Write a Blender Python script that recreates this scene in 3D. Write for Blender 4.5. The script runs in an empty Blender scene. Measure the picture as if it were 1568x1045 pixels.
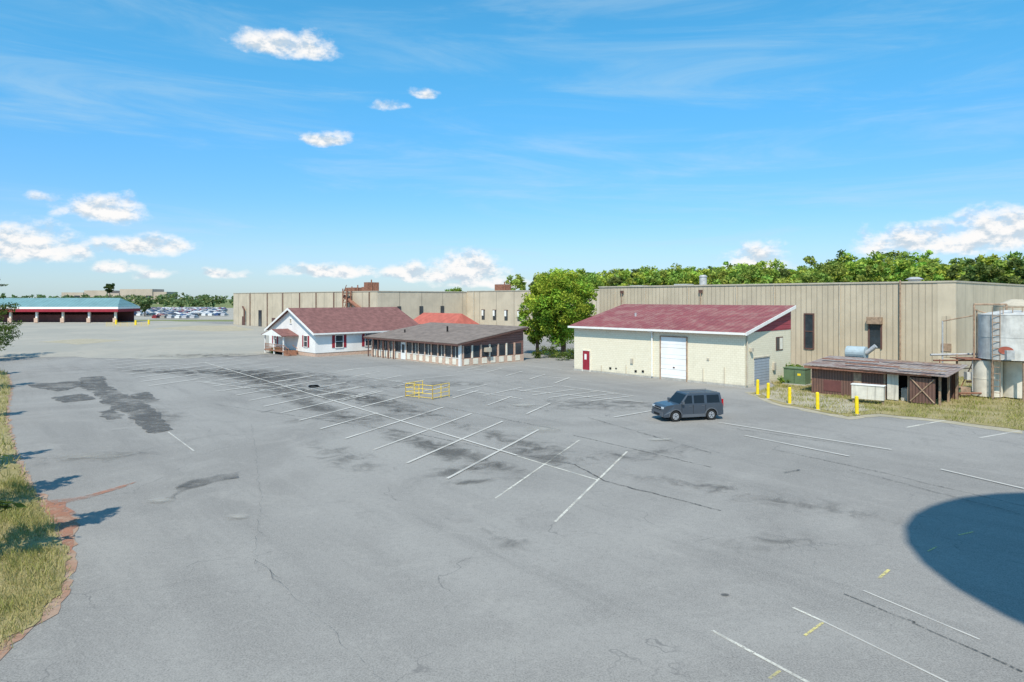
import bpy, math, random
import numpy as np
from mathutils import Vector, Matrix
random.seed(7); rng=np.random.default_rng(7)
scene=bpy.context.scene
EYE=8.0; FP=1045.0; HZ=457.0
def gp(u,v):
    """ground position (metres) surveyed from the photograph (photogrammetry)"""
    D=FP*EYE/(v-HZ); return ((u-784)/FP*D, D)

# ------------------------------------------------------------ node helpers
def new_mat(name):
    m=bpy.data.materials.new(name); m.use_nodes=True
    nt=m.node_tree; nt.nodes.clear(); return m,nt
class NT:
    def __init__(s,nt): s.nt=nt
    def n(s,t,**k):
        x=s.nt.nodes.new(t)
        for a,b in k.items(): setattr(x,a,b)
        return x
    def l(s,a,b): s.nt.links.new(a,b)
    def setin(s,sock,v):
        if isinstance(v,bpy.types.NodeSocket): s.l(v,sock)
        elif v is not None: sock.default_value=v
    def m(s,op,a,b=None,c=None,clamp=False):
        x=s.n('ShaderNodeMath',operation=op,use_clamp=clamp)
        s.setin(x.inputs[0],a); s.setin(x.inputs[1],b); s.setin(x.inputs[2],c); return x.outputs[0]
    def mix(s,f,a,b,bt='MIX'):
        x=s.n('ShaderNodeMix',data_type='RGBA',blend_type=bt)
        s.setin(x.inputs[0],f)
        for sock,v in ((x.inputs[6],a),(x.inputs[7],b)):
            if isinstance(v,tuple) and len(v)==3: v=(*v,1)
            s.setin(sock,v)
        return x.outputs[2]
    def noise(s,vec,scale,detail=4,rough=.55,dist=0):
        x=s.n('ShaderNodeTexNoise'); s.setin(x.inputs['Vector'],vec)
        x.inputs['Scale'].default_value=scale; x.inputs['Detail'].default_value=detail
        x.inputs['Roughness'].default_value=rough; x.inputs['Distortion'].default_value=dist
        return x.outputs['Fac']
    def ramp(s,f,a,b,lo=0.,hi=1.,smooth=True):
        x=s.n('ShaderNodeMapRange',interpolation_type='SMOOTHSTEP' if smooth else 'LINEAR')
        s.setin(x.inputs[0],f); x.inputs[1].default_value=a; x.inputs[2].default_value=b
        x.inputs[3].default_value=lo; x.inputs[4].default_value=hi; return x.outputs[0]
    def coord(s,w='Object'): return s.n('ShaderNodeTexCoord').outputs[w]
    def sep(s,v):
        x=s.n('ShaderNodeSeparateXYZ'); s.l(v,x.inputs[0]); return x.outputs
    def comb(s,a,b,c):
        x=s.n('ShaderNodeCombineXYZ')
        for i,v in enumerate((a,b,c)): s.setin(x.inputs[i],v)
        return x.outputs[0]
    def bsdf(s,col,rough=.8,metal=0,spec=None,bump=None,bstr=.3,bdist=.02):
        x=s.n('ShaderNodeBsdfPrincipled')
        if isinstance(col,tuple): col=(*col[:3],1)
        s.setin(x.inputs['Base Color'],col); s.setin(x.inputs['Roughness'],rough); x.inputs['Metallic'].default_value=metal
        if spec is not None: x.inputs['Specular IOR Level'].default_value=spec
        if bump is not None:
            b=s.n('ShaderNodeBump'); b.inputs['Strength'].default_value=bstr; b.inputs['Distance'].default_value=bdist
            s.l(bump,b.inputs['Height']); s.l(b.outputs[0],x.inputs['Normal'])
        return x.outputs[0]
    def out(s,sh):
        o=s.n('ShaderNodeOutputMaterial'); s.l(sh,o.inputs[0])
def sc(c,k): return tuple(min(1,x*k) for x in c)
def simple(name,col,rough=.75,metal=0,amt=.12,scale=1.5,spec=.3,streak=0.):
    m,nt=new_mat(name); t=NT(nt); co=t.coord()
    f=t.ramp(t.noise(co,scale,4,.65),.3,.7)
    c=t.mix(f,sc(col,1-amt),sc(col,1+amt))
    if streak>0:
        x,y,z=t.sep(co)
        v=t.comb(t.m('MULTIPLY',x,3.),t.m('MULTIPLY',y,3.),t.m('MULTIPLY',z,.25))
        f2=t.ramp(t.noise(v,1.,4,.6),.5,.75,0,streak)
        c=t.mix(f2,c,sc(col,.45))
    t.out(t.bsdf(c,rough,metal,spec)); return m
def ribbed(name,col,period=.5,depth=.4,horizontal=False,groove=.12,rust=0.,rcol=(.2,.06,.03),rough=.6,streak=.25,useaxis='xy',bstr=.6):
    m,nt=new_mat(name); t=NT(nt); co=t.coord(); x,y,z=t.sep(co)
    if horizontal: q=z
    elif useaxis=='x': q=x
    elif useaxis=='y': q=y
    else: q=t.m('ADD',x,y)
    fr=t.m('FRACT',t.m('DIVIDE',t.m('ADD',q,1000.),period))
    g=t.ramp(t.m('ABSOLUTE',t.m('SUBTRACT',fr,.5)),groove*.5,groove*1.1,1,0)
    f=t.ramp(t.noise(co,.35,4,.6),.3,.7)
    c=t.mix(f,sc(col,.9),sc(col,1.08))
    v=t.comb(t.m('MULTIPLY',x,1.6),t.m('MULTIPLY',y,1.6),t.m('MULTIPLY',z,.12))
    f2=t.ramp(t.noise(v,1.,4,.65),.48,.8,0,streak)
    c=t.mix(f2,c,sc(col,.5))
    if rust>0:
        f3=t.ramp(t.noise(co,.8,5,.7,.5),.62-.3*rust,.74-.1*rust,0,.9)
        c=t.mix(f3,c,rcol)
    c=t.mix(t.m('MULTIPLY',g,depth),c,sc(col,.35))
    if bstr>0: t.out(t.bsdf(c,rough,0,.3,bump=t.m('SUBTRACT',1.,g),bstr=bstr,bdist=.04))
    else: t.out(t.bsdf(c,rough,0,.3))
    return m
def attr_mat(name,transl=.3,rough=.7,alpha=False):
    m,nt=new_mat(name); t=NT(nt)
    a=t.n('ShaderNodeAttribute',attribute_name='Col'); c=a.outputs['Color']
    if transl>0:
        d=t.n('ShaderNodeBsdfDiffuse'); t.l(c,d.inputs[0])
        tr=t.n('ShaderNodeBsdfTranslucent'); t.l(t.mix(.35,c,(.38,.5,.06)),tr.inputs[0])
        mx=t.n('ShaderNodeMixShader'); mx.inputs[0].default_value=transl
        t.l(d.outputs[0],mx.inputs[1]); t.l(tr.outputs[0],mx.inputs[2]); t.out(mx.outputs[0])
    else: t.out(t.bsdf(c,rough,0,.4))
    return m

# ------------------------------------------------------------ materials
def asphalt_mat():
    m,nt=new_mat('weathered_asphalt'); t=NT(nt); co=t.coord()
    x,y,z=t.sep(co)
    base=t.mix(t.ramp(t.noise(co,.055,4,.68,.8),.36,.62),(.198,.188,.174),(.275,.262,.242))
    al=t.m('ADD',t.m('MULTIPLY',x,-.61),t.m('MULTIPLY',y,.79)); ac=t.m('ADD',t.m('MULTIPLY',x,.79),t.m('MULTIPLY',y,.61))
    st=t.noise(t.comb(t.m('MULTIPLY',al,.05),t.m('MULTIPLY',ac,.45),0.),1.,5,.65,.3)
    base=t.mix(t.ramp(st,.50,.68,0,.5),base,(.145,.139,.13))
    base=t.mix(t.ramp(st,.46,.30,0,.35),base,(.33,.312,.285))
    n2=t.noise(co,.33,5,.72,.8)
    base=t.mix(t.ramp(n2,.54,.72,0,.55),base,(.150,.144,.135))
    base=t.mix(t.ramp(n2,.46,.28,0,.45),base,(.325,.308,.28))
    sp2=t.noise(co,4.5,4,.85)
    base=t.mix(t.ramp(sp2,.50,.68,0,.5),base,(.158,.152,.143))
    base=t.mix(t.ramp(sp2,.48,.34,0,.4),base,(.345,.327,.30))
    sp=t.noise(co,22,2,.9)
    base=t.mix(t.ramp(sp,.38,.62,0,.55),base,(.37,.352,.325))
    base=t.mix(t.ramp(sp,.40,.28,0,.7),base,(.11,.108,.102))
    nz=t.n('ShaderNodeTexNoise'); nz.inputs['Scale'].default_value=.35; nz.inputs['Detail'].default_value=5; t.l(co,nz.inputs['Vector'])
    va=t.n('ShaderNodeVectorMath',operation='SCALE'); t.l(nz.outputs['Color'],va.inputs[0]); va.inputs['Scale'].default_value=5.
    vb=t.n('ShaderNodeVectorMath',operation='ADD'); t.l(co,vb.inputs[0]); t.l(va.outputs[0],vb.inputs[1])
    vo=t.n('ShaderNodeTexVoronoi',feature='DISTANCE_TO_EDGE'); vo.inputs['Scale'].default_value=.11; t.l(vb.outputs[0],vo.inputs['Vector'])
    cr=t.ramp(vo.outputs['Distance'],.0008,.004,1,0)
    cr=t.m('MULTIPLY',cr,t.ramp(nz.outputs['Fac'],.45,.62,.0,.5))
    base=t.mix(cr,base,(.10,.10,.10))
    t.out(t.bsdf(base,.93,0,.2,bump=sp,bstr=.25,bdist=.01)); return m
def paint_mat(name,col,a=.40,b=.52,op=.85,scale=9,rough2=.6,lo=.45):
    m,nt=new_mat(name); t=NT(nt); co=t.coord()
    n1=t.ramp(t.noise(co,scale,4,.8),a,b,0,op)
    n2=t.ramp(t.noise(co,rough2,3,.6),.35,.55,lo,1)
    f=t.m('MULTIPLY',n1,n2)
    tr=t.n('ShaderNodeBsdfTransparent'); bb=t.bsdf(col,.8,0,.2)
    mx=t.n('ShaderNodeMixShader'); t.l(f,mx.inputs[0]); t.l(tr.outputs[0],mx.inputs[1]); t.l(bb,mx.inputs[2]); t.out(mx.outputs[0]); return m
def stain_mat(name,col,amp=2.2,op=.6,scale=.7):
    m,nt=new_mat(name); t=NT(nt); co=t.coord()
    a=t.n('ShaderNodeAttribute',attribute_name='Col')
    al=t.sep(a.outputs['Color'])[0]
    f=t.m('ADD',al,t.m('MULTIPLY',t.m('SUBTRACT',t.noise(co,scale,6,.72,1.),.52),amp))
    f=t.m('MULTIPLY',t.ramp(f,.1,1.,0,op),t.m('MINIMUM',t.m('MULTIPLY',al,3.),1.))
    tr=t.n('ShaderNodeBsdfTransparent'); b=t.bsdf(col,.9,0,.2)
    mx=t.n('ShaderNodeMixShader'); t.l(f,mx.inputs[0]); t.l(tr.outputs[0],mx.inputs[1]); t.l(b,mx.inputs[2]); t.out(mx.outputs[0]); return m
def ground_mix(name,c1,c2,c3,s1=.3,s2=3.,rough=.95):
    m,nt=new_mat(name); t=NT(nt); co=t.coord()
    c=t.mix(t.ramp(t.noise(co,s1,4,.65,.4),.35,.65),c1,c2)
    n2=t.noise(co,s2,5,.75)
    c=t.mix(t.ramp(n2,.5,.7,0,.7),c,c3)
    t.out(t.bsdf(c,rough,0,.1,bump=n2,bstr=.5,bdist=.05)); return m

ASPH=asphalt_mat()
WPAINT=paint_mat('worn_white_paint',(.66,.63,.57),.20,.42,.72,9,.35,.6)
WPAINT2=paint_mat('worn_white_paint_fresh',(.74,.71,.62),.33,.50,.8)
YPAINT=paint_mat('worn_yellow_paint',(.72,.62,.24),.36,.52,.85)
CRACK=paint_mat('tar_crack',(.055,.055,.05),.38,.54,.8)
PATCHP=paint_mat('tar_patch',(.125,.122,.116),.28,.62,.85,1.3,.35,.35)
PATCH=stain_mat('oil_stain',(.095,.092,.086))
LPATCH=stain_mat('pale_patch',(.42,.40,.36),1.2,.7)
GRASSG=ground_mix('dry_grass_soil',(.27,.23,.10),(.36,.30,.17),(.19,.18,.07))
CLAY=ground_mix('red_clay',(.34,.20,.14),(.38,.28,.21),(.28,.25,.21),.8,5)
CLAYW=paint_mat('clay_wash_stain',(.42,.20,.13),.36,.54,.75,3.)
GRAVEL=ground_mix('pale_gravel',(.33,.315,.275),(.39,.36,.305),(.28,.27,.24),.05,.5)
FIELD=ground_mix('far_field',(.15,.20,.07),(.21,.22,.10),(.24,.21,.12),.01,.08)
DIRT=ground_mix('sandy_dirt',(.36,.32,.24),(.43,.38,.29),(.24,.24,.12),.5,4)
TAN=ribbed('tan_ribbed_panel',(.53,.445,.33),.62,.34)
TAN2=ribbed('tan_precast_panel',(.55,.465,.35),6.0,.55,groove=.02,streak=.25)
TAN3=ribbed('tan_smooth_panel',(.59,.50,.375),3.0,.5,groove=.02,streak=.2)
CAP=simple('coping_metal',(.46,.41,.33))
def block_mat():
    m,nt=new_mat('cream_painted_block'); t=NT(nt); co=t.coord(); x,y,z=t.sep(co)
    v=t.comb(t.m('ADD',x,y),z,0.)
    br=t.n('ShaderNodeTexBrick'); t.l(v,br.inputs['Vector']); br.inputs['Scale'].default_value=1.
    br.inputs['Brick Width'].default_value=.4; br.inputs['Row Height'].default_value=.2; br.inputs['Mortar Size'].default_value=.012
    br.inputs['Color1'].default_value=(.80,.73,.57,1); br.inputs['Color2'].default_value=(.76,.69,.53,1); br.inputs['Mortar'].default_value=(.64,.57,.42,1)
    c=br.outputs['Color']
    v2=t.comb(t.m('MULTIPLY',t.m('ADD',x,y),1.5),t.m('MULTIPLY',z,.35),0.)
    c=t.mix(t.ramp(t.noise(v2,.8,5,.7),.52,.78,0,.42),c,(.52,.46,.33))
    lo=t.ramp(t.m('ADD',z,t.m('MULTIPLY',t.noise(co,1.5,4,.7),.8)),.35,.9,.55,0)
    c=t.mix(lo,c,(.38,.35,.29))
    t.out(t.bsdf(c,.85,0,.2)); return m
CREAM=block_mat()
REDROOF=ribbed('faded_red_metal_roof',(.27,.075,.075),.6,.3,rust=.7,rcol=(.33,.165,.14),streak=.4,useaxis='x')
MAROON=ribbed('maroon_siding',(.36,.065,.085),.4,.25,horizontal=True,streak=.1)
SHING=simple('maroon_brown_shingles',(.20,.095,.085),.9,0,.22,1.5)
SHING2=simple('grey_brown_shingles',(.205,.165,.14),.9,0,.2,1.2)
WHITESID=ribbed('white_lap_siding',(.84,.81,.77),.2,.12,horizontal=True,streak=.06,bstr=0)
WHITE=simple('white_trim',(.82,.80,.76),.6,0,.05)
WHITED=simple('white_door',(.80,.79,.77),.6,0,.06,streak=.1)
REDD=simple('dark_red_paint',(.30,.025,.04),.6)
BROWN=ribbed('brown_wood_siding',(.22,.115,.10),.3,.4,horizontal=True)
BROWNT=simple('brown_trim',(.13,.07,.058))
PINKB=simple('pinkish_brick',(.55,.39,.30),.9,0,.15,6)
CREAMP=simple('cream_panel',(.76,.71,.60))
GLASS=simple('dark_window_glass',(.035,.045,.055),.12,0,.3,.8,spec=.6)
DARK=simple('dark_interior',(.015,.014,.014),.9)
GREYDOOR=ribbed('blue_grey_rollup',(.32,.36,.41),.25,.4,horizontal=True)
OVERDOOR=ribbed('white_overhead_door',(.84,.83,.81),1.0,.3,horizontal=True,groove=.04,streak=.05,bstr=0)
CONC=simple('concrete',(.42,.40,.36),.9,0,.15,2)
WOOD=simple('reddish_deck_wood',(.32,.16,.10),.8,0,.2,3)
YEL=simple('yellow_paint',(.85,.62,.02),.5,0,.12,4)
YEL2=simple('rusty_yellow_paint',(.75,.53,.08),.6,0,.3,8)
STEEL=simple('galvanised_steel',(.52,.51,.50),.5,.4,.15,3)
SILVER=simple('silver_tank_paint',(.56,.55,.52),.7,.1,.18,1.2,streak=.5)
WTANK=simple('dirty_white_tank',(.66,.62,.53),.6,0,.12,1.2,streak=.7)
RUST=simple('rusty_steel',(.25,.115,.075),.8,0,.3,3)
RUSTP=simple('rusty_pipe',(.33,.23,.16),.8,0,.3,3)
BRSHED=ribbed('rust_brown_corrugated',(.17,.095,.075),.22,.5,rust=.3,rcol=(.25,.13,.08),groove=.2)
SHROOF=ribbed('rusted_tin_roof',(.36,.32,.29),.3,.4,rust=.85,rcol=(.20,.105,.08),useaxis='x')
GREEN=simple('utility_green',(.12,.18,.10),.5)
BLUEROOF=ribbed('light_teal_metal_roof',(.16,.285,.30),1.2,.25,streak=.3,useaxis='x')
REDB=simple('faded_red_roof',(.44,.12,.085),.7,0,.15,1)
MAROW=simple('maroon_wall',(.15,.06,.055),.8)
BEIGE=simple('far_beige_wall',(.46,.38,.31),.9,0,.1,.05)
BARK=simple('bark',(.12,.09,.07),.95,0,.3,5)
LEAF=attr_mat('foliage',.35); BLADE=attr_mat('grass_blades',.3); CARS=attr_mat('mixed_car_paint',0,.3)

# ------------------------------------------------------------ geometry helpers
def mk(name,verts,faces,mat=None,parent=None,smooth=False):
    me=bpy.data.meshes.new(name); me.from_pydata([tuple(v) for v in verts],[],faces); me.update()
    if mat is not None:
        for mm in (mat if isinstance(mat,(list,tuple)) else [mat]): me.materials.append(mm)
    o=bpy.data.objects.new(name,me); scene.collection.objects.link(o)
    if parent: o.parent=parent
    if smooth: me.polygons.foreach_set('use_smooth',[True]*len(me.polygons))
    return o
class Asm:
    def __init__(s,name,x=0,y=0,rot=0,z=0):
        s.e=bpy.data.objects.new(name,None); scene.collection.objects.link(s.e)
        s.e.empty_display_size=.5; s.e.location=(x,y,z); s.e.rotation_euler=(0,0,rot)
    def box(s,n,x0,x1,y0,y1,z0,z1,m):
        v=[(x,y,z) for z in (z0,z1) for x,y in ((x0,y0),(x1,y0),(x1,y1),(x0,y1))]
        f=[(3,2,1,0),(4,5,6,7),(0,1,5,4),(1,2,6,5),(2,3,7,6),(3,0,4,7)]
        return mk(n,v,f,m,s.e)
    def mesh(s,n,v,f,m,smooth=False): return mk(n,v,f,m,s.e,smooth)
    def tube(s,n,p0,p1,r,m,r1=None,seg=12):
        v,f=tube(p0,p1,r,r if r1 is None else r1,seg)
        return mk(n,v,f,m,s.e)
    def prism(s,n,prof,axis,a,b,m):
        k=len(prof)
        if axis=='x': v=[(a,p,q) for p,q in prof]+[(b,p,q) for p,q in prof]
        else: v=[(p,a,q) for p,q in prof]+[(p,b,q) for p,q in prof]
        f=[tuple(range(k))[::-1],tuple(range(k,2*k))]+[(i,(i+1)%k,k+(i+1)%k,k+i) for i in range(k)]
        o=mk(n,v,f,m,s.e)
        import bmesh
        bm=bmesh.new(); bm.from_mesh(o.data); bmesh.ops.recalc_face_normals(bm,faces=bm.faces); bm.to_mesh(o.data); bm.free()
        return o
def tube(p0,p1,r0,r1,seg=8):
    p0=Vector(p0); p1=Vector(p1); d=(p1-p0).normalized()
    a=d.orthogonal().normalized(); b=d.cross(a)
    v=[];f=[]
    for p,r in ((p0,r0),(p1,r1)):
        for i in range(seg):
            t=2*math.pi*i/seg; v.append(tuple(p+a*math.cos(t)*r+b*math.sin(t)*r))
    for i in range(seg): j=(i+1)%seg; f.append((i,j,seg+j,seg+i))
    f.append(tuple(range(seg))[::-1]); f.append(tuple(range(seg,2*seg)))
    return v,f
ROT=math.atan2(-.733,.68)

# ------------------------------------------------------------ ground sheets
def jitter_poly(pts,amp,step=1.5,seed=0):
    r=random.Random(seed); out=[]
    n=len(pts)
    for i in range(n):
        a=Vector(pts[i]); b=Vector(pts[(i+1)%n]); L=(b-a).length; k=max(1,min(60,int(L/step)))
        for j in range(k):
            p=a.lerp(b,j/k); out.append((p.x+r.uniform(-amp,amp),p.y+r.uniform(-amp,amp)))
    return out
def sheet(name,pts,z,mat,amp=0,step=1.5,seed=1):
    if amp: pts=jitter_poly(pts,amp,step,seed)
    area=sum(pts[i][0]*pts[(i+1)%len(pts)][1]-pts[(i+1)%len(pts)][0]*pts[i][1] for i in range(len(pts)))
    if area<0: pts=pts[::-1]
    return mk(name,[(x,y,z) for x,y in pts],[tuple(range(len(pts)))],mat)
sheet('ground',[(-4000,-400),(4000,-400),(4000,6000),(-4000,6000)],-.06,FIELD)
sheet('asphalt_lot',[(-160,-60),(100,-60),(100,95),(20,170),(-60,235),(-140,235),(-160,200)],0,ASPH)
sheet('gravel_lot',[gp(-60,549),gp(110,547),gp(270,551),gp(430,541),(-30,105),(-28,150),(-88,209),(-120,240),(-200,240),(-190,150)],.015,GRAVEL,.8,4)
sheet('sandy_strip',[gp(235,503),gp(300,499),gp(352,499),gp(395,506),gp(330,508)],.022,DIRT,1.,5)
sheet('sandy_strip',[gp(60,524),gp(140,519),gp(190,521),gp(130,528)],.024,DIRT,1.2,5,9)
verge=[(-11.6,15.6),gp(0,990),gp(60,950),gp(93,905),gp(103,850),gp(80,800),gp(45,750),gp(20,690),gp(8,640),gp(16,592),gp(10,572),(-62,80),(-75,92),(-110,95),(-110,-30),(-12,-30)]
clay=[(x+(.24 if i<8 else .25),y) for i,(x,y) in enumerate(verge)]
clay[5]=(clay[5][0]+.4,clay[5][1]+.3)
sheet('clay_edge',clay,.014,CLAY,.13,.35,3)
sheet('grass_verge',verge,.035,GRASSG,.14,.35,4)
sheet('clay_wash',[gp(70,768),gp(120,762),gp(185,745),gp(212,738),gp(182,750),gp(130,765),gp(80,776)],.02,CLAYW,.05,.4,8)
sheet('clay_wash',[gp(60,775),gp(100,768),gp(118,800),gp(108,850),gp(90,810)],.0205,CLAYW,.12,.4,18)
rgrass=[gp(1148,603),gp(1190,618),gp(1300,639),gp(1345,634),gp(1440,643),gp(1568,660),(45.5,38.5),(80,45),(75,95),(44.7,68.4),(33,80),(26,72),(24,62)]
sheet('grass_patch',rgrass,.03,GRASSG,.15,.7,5)
sheet('dirt_patch',[gp(1165,605),gp(1195,616),gp(1290,634),gp(1340,628),gp(1290,612),gp(1225,600),gp(1190,594)],.042,DIRT,.25,1,6)
sheet('gravel_border',[gp(1140,601),gp(1188,621),gp(1300,643),gp(1347,638),gp(1440,647),gp(1568,665),gp(1568,659),gp(1440,641),gp(1345,632),gp(1300,637),gp(1190,615),gp(1150,600)],.012,DIRT,.15,.6,12)

def strips(name,segs,mat,z):
    v=[];f=[]
    for p0,p1,w in segs:
        a=Vector(p0);b=Vector(p1);d=(b-a); n=Vector((-d.y,d.x)).normalized()*w/2
        k=len(v); v+=[(a.x-n.x,a.y-n.y,z),(b.x-n.x,b.y-n.y,z),(b.x+n.x,b.y+n.y,z),(a.x+n.x,a.y+n.y,z)]
        f.append((k,k+1,k+2,k+3)); z+=.0001
    return mk(name,v,f,mat)
lines=[]
P0=Vector((1.54,24.4)); adv=Vector((-2.2,2.87)); dr=Vector((4.46,11.2))
for k in range(2,20):
    p=P0+adv*k
    lines.append((p,p+dr*(.52 if k not in (2,3,4,5,8,9,12) else 1.0),.14+.004*k))
lines.append((P0+dr*.5+adv*1.6,P0+dr*.5+adv*19,.15))
for k in range(0,13):
    p=Vector((-11,50))+adv*k*1.05; lines.append((p,p+dr*.5,.19))
for k in range(0,8):
    p=Vector((1,47))+adv*k*1.3; lines.append((p,p+dr*.42,.15))
for k in range(0,9):
    p=Vector((-33,62))+adv*k*1.1; lines.append((p,p+dr*.5,.22))
for k in range(0,8):
    p=Vector((4,64))+adv*k*1.05; lines.append((p,p+dr*.4,.16))
for a,b in [((795,600),(850,592)),((815,606),(880,597)),((840,610),(915,600)),((870,612),(945,603)),((905,615),(970,607)),((780,597),(985,617)),((860,592),(960,606)),((1100,648),(1365,690)),((1140,668),(1300,700)),((720,600),(800,612)),((600,585),(700,575)),((500,570),(610,560)),((430,590),(560,610)),((840,578),(905,585)),((560,578),(640,590)),((940,640),(1010,628)),((800,560),(860,567)),((700,570),(790,562)),((1440,720),(1568,750)),((700,600),(745,590)),((740,607),(800,594)),((200,560),(320,556)),((300,585),(420,600)),((330,600),(440,588))]:
    lines.append((gp(*a),gp(*b),.14))
strips('parking_lines',lines,WPAINT,.0462)
strips('parking_lines',[(gp(1090,966),gp(1245,1050),.09),(gp(1214,931),gp(1262,953),.08),(P0,P0+dr,.10),(P0+adv,P0+adv+dr,.09),(P0+dr*.5,P0+dr*.5+adv*1.6,.09),(gp(1388,655),gp(1452,643),.16)],WPAINT2,.0135)
strips('parking_lines',[(gp(1262,953),gp(1460,1050),.06),(gp(1322,905),gp(1500,980),.06),(gp(1500,671),gp(1562,660),.16)],WPAINT,.0145)
strips('yellow_ticks',[(gp(1232,974),gp(1260,954),.07),(gp(1346,886),gp(1361,873),.09),(gp(1178,1040),gp(1194,1028),.07),(gp(1420,845),gp(1434,838),.05),(gp(1468,820),gp(1490,815),.06)],YPAINT,.0155)
strips('yellow_line',[(gp(258,662),gp(297,691),.08)],WPAINT,.0157)
def wob(pts,w,amp=.05,step=.4):
    segs=[]
    prev=None
    for i in range(len(pts)-1):
        a=Vector(pts[i]);b=Vector(pts[i+1]);k=max(1,int((b-a).length/step))
        for j in range(k+1):
            p=a.lerp(b,j/k)+Vector((random.gauss(0,amp),random.gauss(0,amp)))
            if prev is not None and (p-prev).length>1e-3: segs.append((prev,p,w*random.uniform(.6,1.3)))
            prev=p
    return segs
cr=[]
for pl,w in [([(878,667),(960,686),(1090,716)],.07),([(880,712),(925,737),(1105,783)],.08),([(1180,688),(1340,722),(1568,776)],.05),([(1290,910),(1400,955),(1568,1030)],.05),([(640,665),(760,690),(880,712)],.05),([(330,620),(470,640),(640,665)],.05),([(1300,720),(1568,790)],.04),([(1110,655),(1340,688)],.05),([(1180,610),(1240,625),(1330,640)],.05),([(900,640),(1090,695)],.06),([(560,600),(700,628),(860,660)],.06),([(1200,725),(1225,721)],.12),([(400,633),(420,628)],.12),([(530,610),(690,640)],.06),([(190,560),(420,600),(560,620)],.06)]:
    cr+=wob([gp(*p) for p in pl],w,.03)
for pl,w in [([(425,890),(520,985),(590,1045)],.007),([(395,860),(425,895)],.012),([(385,650),(400,760),(390,860),(425,890)],.010),([(0,940),(230,930),(300,870),(470,790)],.006),([(1150,770),(1290,910)],.006)]:
    cr+=wob([gp(*p) for p in pl],w,.05,.3)
strips('asphalt_cracks',cr,CRACK,.017)
for i,pl in enumerate([[(120,579),(150,577),(160,577),(166,592),(190,603),(210,608),(222,617),(240,630),(262,658),(235,664),(212,650),(192,634),(172,628),(158,616),(146,604),(126,594)],
  [(150,632),(176,627),(190,640),(165,644)],[(38,589),(122,584),(128,592),(90,600),(58,595)],[(78,609),(130,603),(146,612),(100,617)],[(196,606),(226,601),(246,616),(222,618)],
  [(250,766),(285,740),(330,728),(370,723),(366,731),(320,741),(290,752),(266,764)]]):
    sheet('tar_patch',[gp(*p) for p in pl],.0425+i*.0005,PATCHP,.22,.45,20+i)
def stains(name,lst,mat,z):
    V=[];Fc=[];C=[]
    for (cx,cy,rx,ry,rot,st) in lst:
        k=len(V); V.append((cx,cy,z)); C.append(st)
        R=6;S=28
        for i in range(1,R+1):
            for j in range(S):
                t=2*math.pi*j/S; q=i/R
                x=math.cos(t)*rx*q; y=math.sin(t)*ry*q
                V.append((cx+x*math.cos(rot)-y*math.sin(rot),cy+x*math.sin(rot)+y*math.cos(rot),z)); C.append(st*(1-q)**.8)
        for j in range(S): Fc.append((k,k+1+j,k+1+(j+1)%S))
        for i in range(R-1):
            for j in range(S):
                a=k+1+i*S+j;b=k+1+i*S+(j+1)%S; Fc.append((a,a+S,b+S,b))
        z+=.0003
    o=mk(name,V,Fc,mat); at=o.data.color_attributes.new('Col','FLOAT_COLOR','POINT')
    at.data.foreach_set('color',np.array([(c,c,c,1) for c in C],dtype=np.float32).ravel()); return o
def E(u,v,rx,ry,rot=0,st=1): x,y=gp(u,v); return (x,y,rx,ry,rot,st)
oil=[]; ra=math.atan2(2.87,-2.2)
for k0,q,ln,wd_,st in ((3,.28,10,1.7,.8),(8,.3,12,1.8,.8),(2,.72,9,1.5,.65),(7,.74,13,2.0,.8),(13,.5,13,3.5,.8)):
    c=P0+adv*k0+dr*q; oil.append((c.x,c.y,ln,wd_,ra,st))
oil+=[E(560,640,8,3,.3,.5),E(400,575,20,6,-.5,.8),E(470,600,14,4,-.6,.75),E(1000,695,6,2,.3,.5),E(330,545,16,6,0,.6),E(720,738,1.4,.6,.3,.8),E(1110,912,.14,.1,0,2.2),E(1200,770,6,1.5,-.6,.5),E(150,700,5,2,.4,.45),E(700,720,3,1.2,.8,.6),E(830,700,5,1.4,2.1,.65),E(920,620,14,5,0,.5),E(240,640,6,2.5,2.1,.6),E(300,570,20,4,-.2,.6),E(520,700,6,2,2.2,.5),E(760,820,3,1,2.2,.4),E(1180,830,3,1.2,.3,.4),E(640,590,14,3,.2,.6),E(1050,740,5,1.2,-.5,.45)]
stains('oil_stains',oil,PATCH,.027)
stains('pale_patches',[E(802,621,1.2,.8,0,1.4),E(1010,674,.9,.5,.2,1.4),E(830,658,1.6,1.5,0,.9),E(362,793,.6,.4,0,.9),E(245,768,.7,.5,0,1.),E(500,560,10,4,0,.4),E(900,600,8,3,0,.5),E(140,700,3,1.2,0,.7)],LPATCH,.0375)

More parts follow.
